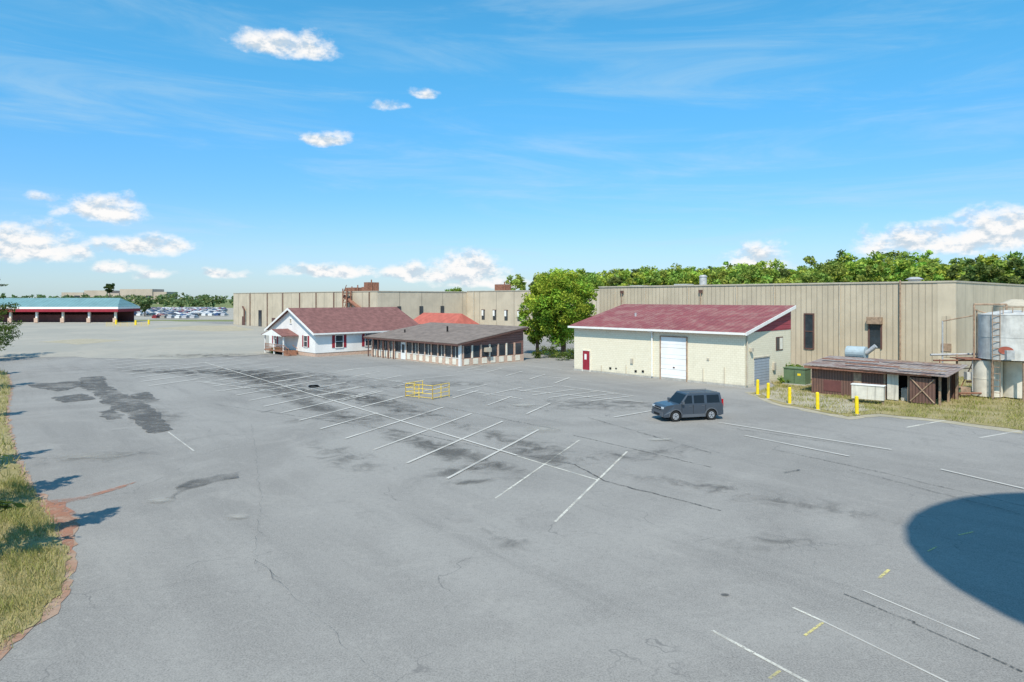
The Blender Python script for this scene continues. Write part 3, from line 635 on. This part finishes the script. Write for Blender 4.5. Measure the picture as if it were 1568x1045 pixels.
# ------------------------------------------------------------ SUV
def build_suv():
    PAINT,nt=new_mat('charcoal_blue_car_paint'); t=NT(nt)
    b=t.n('ShaderNodeBsdfPrincipled'); b.inputs['Base Color'].default_value=(.058,.072,.092,1); b.inputs['Metallic'].default_value=.3; b.inputs['Roughness'].default_value=.38; b.inputs['Coat Weight'].default_value=.5; b.inputs['Coat Roughness'].default_value=.05
    t.out(b.outputs[0])
    CLAD=simple('grey_cladding',(.10,.11,.125),.6,0,.1); CG=simple('car_glass',(.010,.012,.014),.06,0,.1,spec=.4)
    TYRE=simple('tyre_rubber',(.02,.02,.02),.9); RIM=simple('alloy_rim',(.50,.51,.53),.35,.6,.05); LAMP=simple('headlamp',(.75,.78,.8),.1,.2,.05,spec=.8); TAIL=simple('tail_lamp',(.4,.01,.01),.2)
    A=Asm('parked_suv',11.64,45.37,math.atan2(-.25,-.968))
    def arc(cx,r,z0):
        a0=math.asin((z0-.34)/r)
        return [(cx+r*math.cos(a0+(math.pi-2*a0)*i/8),.34+r*math.sin(a0+(math.pi-2*a0)*i/8)) for i in range(9)]
    prof=[(-2.12,.34),(-2.16,.5),(-2.15,.95),(-2.13,1.10),(1.0,1.13),(1.35,1.11),(1.9,1.04),(2.08,.96),(2.14,.82),(2.16,.42),(2.08,.27)]
    prof+=arc(1.30,.42,.28)+arc(-1.28,.42,.28)
    prof=prof+[(-1.9,.28)]
    o=A.prism('body_shell',prof,'y',-.88,.88,PAINT)
    for v in o.data.vertices:
        if v.co.x>1.6: v.co.y*=1-.09*((v.co.x-1.6)/.55)**2
        if v.co.z>1.0: v.co.y*=.98
    bv=o.modifiers.new('b','BEVEL'); bv.width=.03; bv.segments=2; bv.limit_method='ANGLE'; bv.angle_limit=math.radians(50)
    A.box('underbody',-1.95,1.95,-.66,.66,.25,.95,TYRE)
    xb0,xb1,xt0,xt1=-2.12,.98,-2.00,.38; yb,yt=.86,.75; zb,zt=1.09,1.80
    v=[(xb0,-yb,zb),(xb1,-yb,zb),(xb1,yb,zb),(xb0,yb,zb),(xt0,-yt,zt-.03),(xt1,-yt,zt-.03),(xt1,yt,zt-.03),(xt0,yt,zt-.03)]
    g=A.mesh('cabin',v,[(3,2,1,0),(4,5,6,7),(0,1,5,4),(1,2,6,5),(2,3,7,6),(3,0,4,7)],PAINT)
    bv=g.modifiers.new('b','BEVEL'); bv.width=.04; bv.segments=2
    def sp(x,t_,side,o_=.010):
        y=yb+(yt-yb)*t_+o_; return (x,side*y,zb+(zt-.03-zb)*t_)
    def xf(t_): return xb1+(xt1-xb1)*t_
    def xr(t_): return xb0+(xt0-xb0)*t_
    t0,t1=.08,.82
    for sd in (1,-1):
        wins=[((.10,.10),(xf(t0)-.16,xf(t1)-.10)),((-.78,-.78),(-.04,-.04)),((xr(t0)+.2,xr(t1)+.17),(-.98,-.98))]
        for i,((a0,a1),(b0,b1)) in enumerate(wins):
            f=[(0,1,2,3)] if sd<0 else [(3,2,1,0)]
            A.mesh('side_window_%d'%i,[sp(a0,t0,sd),sp(b0,t0,sd),sp(b1,t1,sd),sp(a1,t1,sd)],f,CG)
        for i,x in enumerate((.86,.03,-.86)):
            A.box('door_seam_%d'%i,x-.010,x+.010,min(sd*.874,sd*.884),max(sd*.874,sd*.884),.45,1.03,DARK)
        A.box('sill_cladding',-.85,.88,min(sd*.86,sd*.905),max(sd*.86,sd*.905),.26,.45,CLAD)
        for i,x in enumerate((.15,-.76)): A.box('handle_%d'%i,x,x+.18,min(sd*.87,sd*.90),max(sd*.87,sd*.90),.95,.99,CLAD)
        A.box('roof_rail',-1.8,.2,sd*.66-.02,sd*.66+.02,1.80,1.84,CLAD)
        A.box('mirror',.76,.90,min(sd*.87,sd*1.06),max(sd*.87,sd*1.06),1.12,1.30,CLAD)
        for n_,wx in (('front',1.30),('rear',-1.28)):
            A.tube(n_+'_tyre',(wx,sd*.68,.35),(wx,sd*.885,.35),.35,TYRE,seg=32)
            A.tube(n_+'_rim',(wx,sd*.80,.35),(wx,sd*.893,.35),.215,RIM,seg=24); A.tube(n_+'_hub',(wx,sd*.893,.35),(wx,sd*.91,.35),.06,CLAD)
            for k in range(5):
                th=k*2*math.pi/5+.3; A.tube(n_+'_spoke_gap',(wx+.14*math.cos(th),sd*.85,.35+.14*math.sin(th)),(wx+.14*math.cos(th),sd*.897,.35+.14*math.sin(th)),.034,DARK,seg=8)
        A.box('headlamp',1.96,2.135,min(sd*.48,sd*.78),max(sd*.48,sd*.78),.76,.95,LAMP)
        A.box('tail_lamp',-2.175,-2.06,min(sd*.66,sd*.86),max(sd*.66,sd*.86),.9,1.35,TAIL)
        for wx in (1.30,-1.28):
            va=[];fb=[]
            for i in range(13):
                th=math.pi*i/12
                for r_ in (.42,.49):
                    for yy in (.87,.905): va.append((wx+r_*math.cos(th),sd*yy,.34+r_*math.sin(th)))
            for i in range(12):
                k=i*4; fb+=[(k,k+4,k+5,k+1),(k+1,k+5,k+7,k+3),(k+3,k+7,k+6,k+2)]
            A.mesh('arch_flare',va,fb,CLAD)
    xm=lambda t_:xf(t_)+.014
    A.mesh('windscreen',[(xm(.06),-.76,zb+.04),(xm(.06),.76,zb+.04),(xm(.88),.67,zb+.60),(xm(.88),-.67,zb+.60)],[(0,1,2,3)],CG)
    A.mesh('rear_glass',[(xr(.12)-.012,-.68,zb+.08),(xr(.12)-.012,.68,zb+.08),(xr(.85)-.012,.64,zb+.58),(xr(.85)-.012,-.64,zb+.58)],[(3,2,1,0)],CG)
    A.box('grille',2.06,2.155,-.44,.44,.74,.91,DARK); A.box('grille_bar',2.12,2.165,-.44,.44,.81,.84,RIM)
    A.box('front_bumper',2.0,2.21,-.76,.76,.34,.62,CLAD); A.box('rear_bumper',-2.21,-2.0,-.8,.8,.34,.62,CLAD)
    A.box('lower_intake',2.16,2.215,-.4,.4,.38,.52,DARK); A.box('plate',-2.18,-2.16,-.2,.2,.7,.85,WHITE)
build_suv()

# ------------------------------------------------------------ foliage
def rand_quads(c,size,aspect=.6,rg=rng):
    n=len(c)
    nrm=rg.normal(size=(n,3)); nrm[:,2]=np.abs(nrm[:,2])+.3; nrm/=np.linalg.norm(nrm,axis=1)[:,None]
    t=np.cross(nrm,rg.normal(size=(n,3))); t/=np.linalg.norm(t,axis=1)[:,None]+1e-9
    b=np.cross(nrm,t); s=size[:,None]
    return np.stack([c-t*s,c-b*s*aspect,c+t*s,c+b*s*aspect],1).reshape(-1,3)
def fol_object(name,quads,cols,trunks,leafmat=LEAF):
    n=len(quads)//4
    tv=[];tf=[]
    for p0,p1,r0,r1 in trunks:
        v,f=tube(p0,p1,r0,r1,6); k=len(tv)+4*n; tv+=v; tf+=[tuple(i+k for i in q) for q in f]
    verts=np.vstack([quads]+([np.array(tv)] if tv else []))
    me=bpy.data.meshes.new(name)
    me.vertices.add(len(verts)); me.vertices.foreach_set('co',verts.astype(np.float32).ravel())
    idx=list(range(4*n)); starts=list(range(0,4*n,4)); tot=[4]*n
    c=4*n
    for q in tf: idx+=list(q); starts.append(c); tot.append(len(q)); c+=len(q)
    me.loops.add(len(idx)); me.loops.foreach_set('vertex_index',idx)
    me.polygons.add(len(starts)); me.polygons.foreach_set('loop_start',starts); me.polygons.foreach_set('loop_total',tot)
    mi=np.zeros(len(starts),dtype=np.int32); mi[n:]=1; me.polygons.foreach_set('material_index',mi)
    me.materials.append(leafmat); me.materials.append(BARK)
    me.update(); me.validate()
    at=me.color_attributes.new('Col','FLOAT_COLOR','POINT')
    cc=np.ones((len(verts),4),dtype=np.float32); cc[:4*n,:3]=np.repeat(cols,4,axis=0)
    at.data.foreach_set('color',cc.ravel())
    o=bpy.data.objects.new(name,me); scene.collection.objects.link(o); return o
def broad(cx,cy,h,r,base=None,nc=60,nl=60,ls=.25,col=(.15,.25,.035),z0=None,ncl=None,trunk=True,lob=.28):
    z0=h*.18 if z0 is None else z0
    cz=(h+z0)/2; rz=(h-z0)/2
    d=rng.normal(size=(nc,3)); d/=np.linalg.norm(d,axis=1)[:,None]
    rad=rng.uniform(.25,1,nc)**.45
    prof=np.where(d[:,2]<0,1-.25*np.abs(d[:,2]),1)
    cen=np.stack([cx+d[:,0]*rad*r*.86*prof,cy+d[:,1]*rad*r*.86*prof,cz+d[:,2]*rad*rz*.88],1)
    cr_=r*lob*rng.uniform(.6,1.25,nc)
    g=rng.normal(size=(nc,nl,3)); g/=np.linalg.norm(g,axis=2)[:,:,None]; g*=(rng.uniform(0,1,(nc,nl,1))**.45)
    g[:,:,2]*=.75
    P=(cen[:,None,:]+g*cr_[:,None,None]).reshape(-1,3)
    br=np.repeat(rng.uniform(.7,1.25,nc),nl)*rng.uniform(.75,1.25,nc*nl)
    yel=np.repeat(rng.uniform(.8,1.3,nc),nl)
    C=np.stack([col[0]*br*yel,col[1]*br,col[2]*br],1)
    P[:,2]=np.maximum(P[:,2],.1)
    Q=rand_quads(P,ls*rng.uniform(.6,1.3,len(P)))
    T=[]
    if trunk:
        T.append(((cx,cy,0),(cx+r*.03,cy,cz*.9),r*.06+.08,r*.03+.04))
        for i in range(7):
            k=rng.integers(nc); p=cen[k]; T.append(((cx,cy,z0+(cz-z0)*i/7*.9+.2),tuple(p),r*.025+.03,.02))
    return Q,C,T
def pine(cx,cy,h,r,col=(.08,.12,.035),den=1.,ls=.22,z0=.15):
    Ps=[];T=[((cx,cy,0),(cx,cy,h),.03*h*.5+.03,.02)]
    nb=int(34*den)
    for i in range(nb):
        z=h*(z0+(1-z0)*(i+rng.uniform(0,.8))/nb); q=(z/h-z0)/(1-z0)
        L=r*(1-q)**.75*rng.uniform(.6,1.15)+.15; a=rng.uniform(0,2*math.pi)
        e=(cx+math.cos(a)*L,cy+math.sin(a)*L,z+rng.uniform(-.1,.35)*L)
        T.append(((cx,cy,z),e,.03,.01))
        m=int(30*L)+10; t_=rng.uniform(.25,1.05,m)
        p=np.stack([cx+(e[0]-cx)*t_,cy+(e[1]-cy)*t_,z+(e[2]-z)*t_],1)+rng.normal(size=(m,3))*.13*max(.6,L*.45)
        Ps.append(p)
    P=np.vstack(Ps); br=rng.uniform(.6,1.5,len(P)); C=np.stack([col[0]*br,col[1]*br,col[2]*br],1)
    return rand_quads(P,ls*rng.uniform(.6,1.3,len(P)),.28),C,T
def emit(name,parts):
    return fol_object(name,np.vstack([p[0] for p in parts]),np.vstack([p[1] for p in parts]),sum([p[2] for p in parts],[]))
emit('maple_tree',[broad(7.1,94.5,12.7,5.2,nc=230,nl=150,ls=.18,col=(.30,.42,.055),z0=1.1,lob=.21)])
emit('maple_tree',[broad(3.6,97.5,9.5,3.2,nc=70,nl=110,ls=.18,col=(.26,.38,.05),z0=1.2,lob=.25)])
emit('shrub',[broad(5,92,1.6,1.7,nc=20,nl=60,ls=.1,col=(.09,.14,.03),z0=.1,trunk=False,lob=.4),broad(8.4,90,1.3,1.6,nc=20,nl=60,ls=.1,col=(.08,.13,.03),z0=.1,trunk=False,lob=.4),broad(3.2,91,1.0,.8,nc=12,nl=50,ls=.1,col=(.12,.16,.04),z0=.1,trunk=False,lob=.4),broad(6.6,88,1.0,1.2,nc=12,nl=50,ls=.1,col=(.14,.18,.05),z0=.1,trunk=False,lob=.4)])
emit('shrub',[broad(27.2,66.3,1.6,1.1,nc=20,nl=70,ls=.1,col=(.14,.24,.04),z0=.1,trunk=False,lob=.4),broad(25.6,63.8,.8,.8,nc=12,nl=60,ls=.08,col=(.16,.26,.05),z0=.05,trunk=False,lob=.4)])
emit('shrub',[broad(gp(425,541)[0],gp(425,541)[1],.9,1.2,nc=16,nl=50,ls=.1,col=(.14,.2,.04),z0=.05,trunk=False,lob=.4)])
parts=[]
for row,yy in enumerate((84,92,101,111,123)):
    for s_ in np.arange(-40,152,5.0):
        s2=s_+rng.uniform(-2.2,2.2); y2=yy+rng.uniform(-4,4)
        x=44.7-.68*s2+.733*y2; y=68.8+.733*s2+.68*y2
        if x/y>1.1: continue
        h=rng.uniform(14.6,17.4)+row*.75+(2.6 if 38<s2<60 and row>1 else 0)
        r_=rng.uniform(3.2,5.2)
        if rng.uniform()<(.35 if s2<28 else .14):
            q,c,t_=broad(x,y,h,r_*.85,nc=22,nl=52,ls=.42,col=(.13,.185,.06),z0=7,trunk=False,lob=.34)
        else:
            k=rng.uniform(.8,1.2); q,c,t_=broad(x,y,h,r_,nc=26,nl=56,ls=.43,col=(.29*k,.40*k,.08),z0=6.5,trunk=False,lob=.32)
        parts.append((q,c,[((x,y,0),(x,y,h*.7),.3,.12)]))
for (u,dist,h,r_) in ((695,235,12.8,4.5),(683,240,11.4,3),(760,230,10.8,3),(785,225,11.5,3),(800,210,11.8,3),(880,190,15.5,5),(900,190,15.8,5.5),(912,185,14.5,4),(600,260,10.2,4)):
    x=(u-784)/FP*dist; q,c,t_=broad(x,dist,h,r_,nc=36,nl=44,ls=.45,col=(.22,.32,.06),z0=3); parts.append((q,c,t_))
emit('forest',parts)
parts=[]
for d0 in (640,720,820):
    for x in np.arange(-d0*1.15,d0*1.1,9):
        x2=x+rng.uniform(-4,4); h=rng.uniform(9,13)*d0/700
        if d0==640: h*=.85
        q,c,t_=broad(x2,d0+rng.uniform(-20,20),h,rng.uniform(5,8),nc=9,nl=12,ls=1.5,col=(.15,.21,.10),z0=.5,trunk=False,lob=.45); parts.append((q,c,t_))  # leaf colour pushed towards blue: distance haze painted into the foliage
emit('distant_treeline',parts)
emit('distant_pine_tree',[broad((168-784)/FP*430,430,17.5,3.8,nc=16,nl=30,ls=.8,col=(.05,.075,.035),z0=11.5,trunk=True,lob=.35)])
emit('distant_tree',[broad((222-784)/FP*300,300,6.5,3,nc=16,nl=30,ls=.5,col=(.05,.075,.035),z0=1.5,trunk=True,lob=.35)])
for (x,y,h,r_,dn) in ((-66.8,86,10,3.4,1.7),(-70,92,11.5,4,1.4),(-47,57.5,9.5,2.2,1.3),(-26.0,29.5,8.2,1.9,1.2),(-20.9,24.3,8.3,1.8,1.2),(-16.6,19.6,8.6,1.7,1.2),(-55,68,8,2.2,1.2),(-36,42,8,2,1.1)):
    emit('pine_tree',[pine(x,y,h,r_,den=dn,ls=.22)])
def pip(px,py,poly):
    ins=np.zeros(len(px),bool); n=len(poly)
    for i in range(n):
        x1,y1=poly[i];x2,y2=poly[(i+1)%n]
        cnd=((y1>py)!=(y2>py))&(px<(x2-x1)*(py-y1)/(y2-y1+1e-12)+x1); ins^=cnd
    return ins
def blades(name,poly,x0,x1,y0,y1,n,hs,w,z=.03,green=0.):
    px=rng.uniform(x0,x1,n); py=rng.uniform(y0,y1,n)
    cl=np.sin(px*1.7+np.sin(py*1.3)*2)+np.sin(py*2.1+px*.7)+rng.normal(size=n)*.7
    k=pip(px+rng.normal(size=n)*.12,py,poly)&(cl>-1.1); px,py,cl=px[k],py[k],cl[k]; n=len(px)
    h=hs*rng.uniform(.3,1.3,n)*(1+.3*np.clip(cl,-1,2)); a=rng.uniform(0,2*math.pi,n); le=rng.normal(size=(n,2))*h[:,None]*.4
    dx=np.cos(a)*w;dy=np.sin(a)*w; zz=np.full(n,z)
    q=np.stack([np.stack([px-dx,py-dy,zz],1),np.stack([px+dx,py+dy,zz],1),np.stack([px+dx*.3+le[:,0],py+dy*.3+le[:,1],zz+h],1),np.stack([px-dx*.3+le[:,0],py-dy*.3+le[:,1],zz+h*.97],1)],1).reshape(-1,3)
    m=rng.uniform(0,1,n)[:,None]; m=np.clip(m*.6+.2*cl[:,None]-.05+green,0,1)
    C=(1-m)*np.array([.50,.41,.22])+m*np.array([.27,.28,.07]); C*=rng.uniform(.7,1.25,n)[:,None]
    return fol_object(name,q,C,[],BLADE)
blades('grass_tufts',verge,-22,-10.5,14,34,80000,.17,.011)
blades('grass_tufts',verge,-70,-18,30,90,60000,.22,.03)
blades('grass_tufts',rgrass,21,56,38,72,60000,.14,.022,green=.25)

# distant parked cars (one mass)
V=[];Fc=[];C=[]
pal=[(.7,.7,.7),(.5,.5,.52),(.05,.05,.06),(.12,.13,.15),(.25,.03,.03),(.05,.09,.2),(.75,.75,.74),(.3,.3,.3),(.35,.32,.27)]
prof=[(-2.2,.25),(2.2,.25),(2.25,.75),(1.2,.95),(.5,1.42),(-1.2,1.45),(-1.95,1.0),(-2.25,.9)]
for d in np.arange(268,520,9.5):
    for u in np.arange(196,345,.0+1045*2.9/d):
        if random.random()<.12: continue
        if d<300 and (u<240 or u>300): continue
        x=(u-784)/FP*d; y=d+random.uniform(-.4,.4); col=random.choice(pal); k=len(V)
        for sy in (-.88,.88):
            for px,pz in prof: V.append((x+sy*(1 if pz<1.1 else .8),y+px,pz))
        Fc.append(tuple(range(k,k+8))); Fc.append(tuple(range(k+8,k+16))[::-1])
        for i in range(8): Fc.append((k+i,k+8+i,k+8+(i+1)%8,k+(i+1)%8))
        for i in range(16):
            zc=prof[i%8][1]; cc=col if not 1.3>zc>.97 else sc(col,.3); C.append((*cc,1))
o=mk('distant_parked_cars',V,Fc,CARS); at=o.data.color_attributes.new('Col','FLOAT_COLOR','POINT'); at.data.foreach_set('color',np.array(C,dtype=np.float32).ravel())
sheet('distant_car_lot',[(-.62*255,255),(-.4*255,255),(-.39*560,560),(-.60*560,560)],-.02,GRAVEL)

# ------------------------------------------------------------ sun + world
sd=Vector((sun_h.x*math.cos(EL),sun_h.y*math.cos(EL),math.sin(EL)))
ld=bpy.data.lights.new('sun','SUN'); ld.energy=5.0; ld.angle=math.radians(.5); ld.color=(1,.925,.80)
lo=bpy.data.objects.new('sun',ld); scene.collection.objects.link(lo); lo.rotation_euler=sd.to_track_quat('Z','Y').to_euler(); lo.location=(0,-20,60)
wd=bpy.data.worlds.new('World'); scene.world=wd; wd.use_nodes=True; wd.node_tree.nodes.clear(); t=NT(wd.node_tree)
sky=t.n('ShaderNodeTexSky',sky_type='NISHITA'); sky.sun_disc=False; sky.sun_elevation=EL; sky.sun_rotation=math.atan2(sd.x,sd.y); sky.altitude=100; sky.air_density=1.; sky.dust_density=.4; sky.ozone_density=2.
gen=t.coord('Generated'); nv=t.n('ShaderNodeVectorMath',operation='NORMALIZE'); t.l(gen,nv.inputs[0])
dx,dy,dz=t.sep(nv.outputs[0])
az=t.m('ARCTAN2',dx,dy); el=t.m('ARCSINE',dz)
CL=[(440,66,84,22,.95),(497,211,42,13,1.),(157,317,78,23,1.05),(40,370,104,34,1.1),(218,374,80,20,1.05),(175,408,52,12,.9),(505,414,80,13,1.05),(635,415,66,15,1.05),(718,408,62,27,1.15),(735,430,84,11,.95),(1160,394,58,25,1.05),(1420,366,124,30,1.),(1530,350,100,38,1.1),(635,141,34,10,.65),(595,160,30,10,.5),(345,418,40,9,.85),(62,299,34,9,.65),(235,420,46,8,.65)]
def ae(u,v):
    x=u-784; return math.atan2(x,FP), math.atan2(HZ-v,math.hypot(FP,x))
wnz=t.n('ShaderNodeTexNoise'); wnz.inputs['Scale'].default_value=18; wnz.inputs['Detail'].default_value=3; t.l(t.comb(az,t.m('MULTIPLY',el,1.4),.3),wnz.inputs['Vector'])
wr,wg,wb=t.sep(wnz.outputs['Color'])
a2=t.m('ADD',az,t.m('MULTIPLY',t.m('SUBTRACT',wr,.5),.06)); e2=t.m('ADD',el,t.m('MULTIPLY',t.m('SUBTRACT',wg,.5),.024))
cur=None
for u,v,w,h,st in CL:
    a0,e0=ae(u,v+h*.35); ra_=w/FP*math.cos(a0)**2; re=h/FP*math.cos(a0)
    p=t.m('MULTIPLY',t.m('SUBTRACT',a2,a0),1/ra_); de=t.m('SUBTRACT',e2,e0)
    q=t.m('MAXIMUM',t.m('MULTIPLY',de,1/(re*1.3)),t.m('MULTIPLY',de,-1/(re*.65)))
    g=t.m('SUBTRACT',st,t.m('MULTIPLY_ADD',p,p,t.m('MULTIPLY',q,q)))
    cur=g if cur is None else t.m('MAXIMUM',cur,g)
cur=t.m('MAXIMUM',cur,-1.5)
def cn(e_): return t.noise(t.comb(az,t.m('MULTIPLY',e_,1.5),0.),30,6,.62)
nA=cn(el); nB=cn(t.m('ADD',el,.008))
f1=t.m('ADD',cur,t.m('MULTIPLY',t.m('SUBTRACT',nA,.52),2.8))
mask=t.ramp(f1,-.3,1.0,0,1)
light=t.ramp(t.m('ADD',t.m('MULTIPLY',t.m('SUBTRACT',nA,nB),3.),t.m('MULTIPLY',f1,-.14)),-.48,.10,0,1)
sky_col=t.n('ShaderNodeHueSaturation'); sky_col.inputs['Saturation'].default_value=1.2; sky_col.inputs['Value'].default_value=.90; t.l(sky.outputs[0],sky_col.inputs['Color'])
tint=t.mix(t.ramp(el,0.,.42),(1.02,1.28,1.80),(1.15,2.45,2.35))
skyc=t.mix(1.,sky_col.outputs[0],tint,'MULTIPLY')
ci=t.noise(t.comb(t.m('ADD',t.m('MULTIPLY',az,1.3),t.m('MULTIPLY',el,2.4)),t.m('MULTIPLY',el,9.),2.2),2.0,6,.64,.6)
ci=t.m('MULTIPLY',t.ramp(ci,.44,.80,0,.55),t.ramp(el,.02,.5,1,.45))
low=t.ramp(el,0.,.14,.35,0)
skyc=t.mix(t.m('MAXIMUM',ci,low),skyc,(5.9,7.9,8.9))
ccol=t.mix(light,(6.2,7.3,8.3),(10.4,10.3,10.2))
fin=t.mix(mask,skyc,ccol)
bg=t.n('ShaderNodeBackground'); t.l(fin,bg.inputs[0]); bg.inputs[1].default_value=.095
ow=t.n('ShaderNodeOutputWorld'); t.l(bg.outputs[0],ow.inputs[0])

# ------------------------------------------------------------ camera
cd=bpy.data.cameras.new('camera'); cd.lens=24; cd.sensor_width=36; cd.shift_y=-(522.5-HZ)/1568; cd.clip_end=12000; cd.clip_start=.1
co=bpy.data.objects.new('camera',cd); scene.collection.objects.link(co); co.location=(0,0,EYE); co.rotation_euler=(math.pi/2,0,0); scene.camera=co
scene.view_settings.view_transform='Standard'; scene.view_settings.look='None'; scene.view_settings.exposure=0
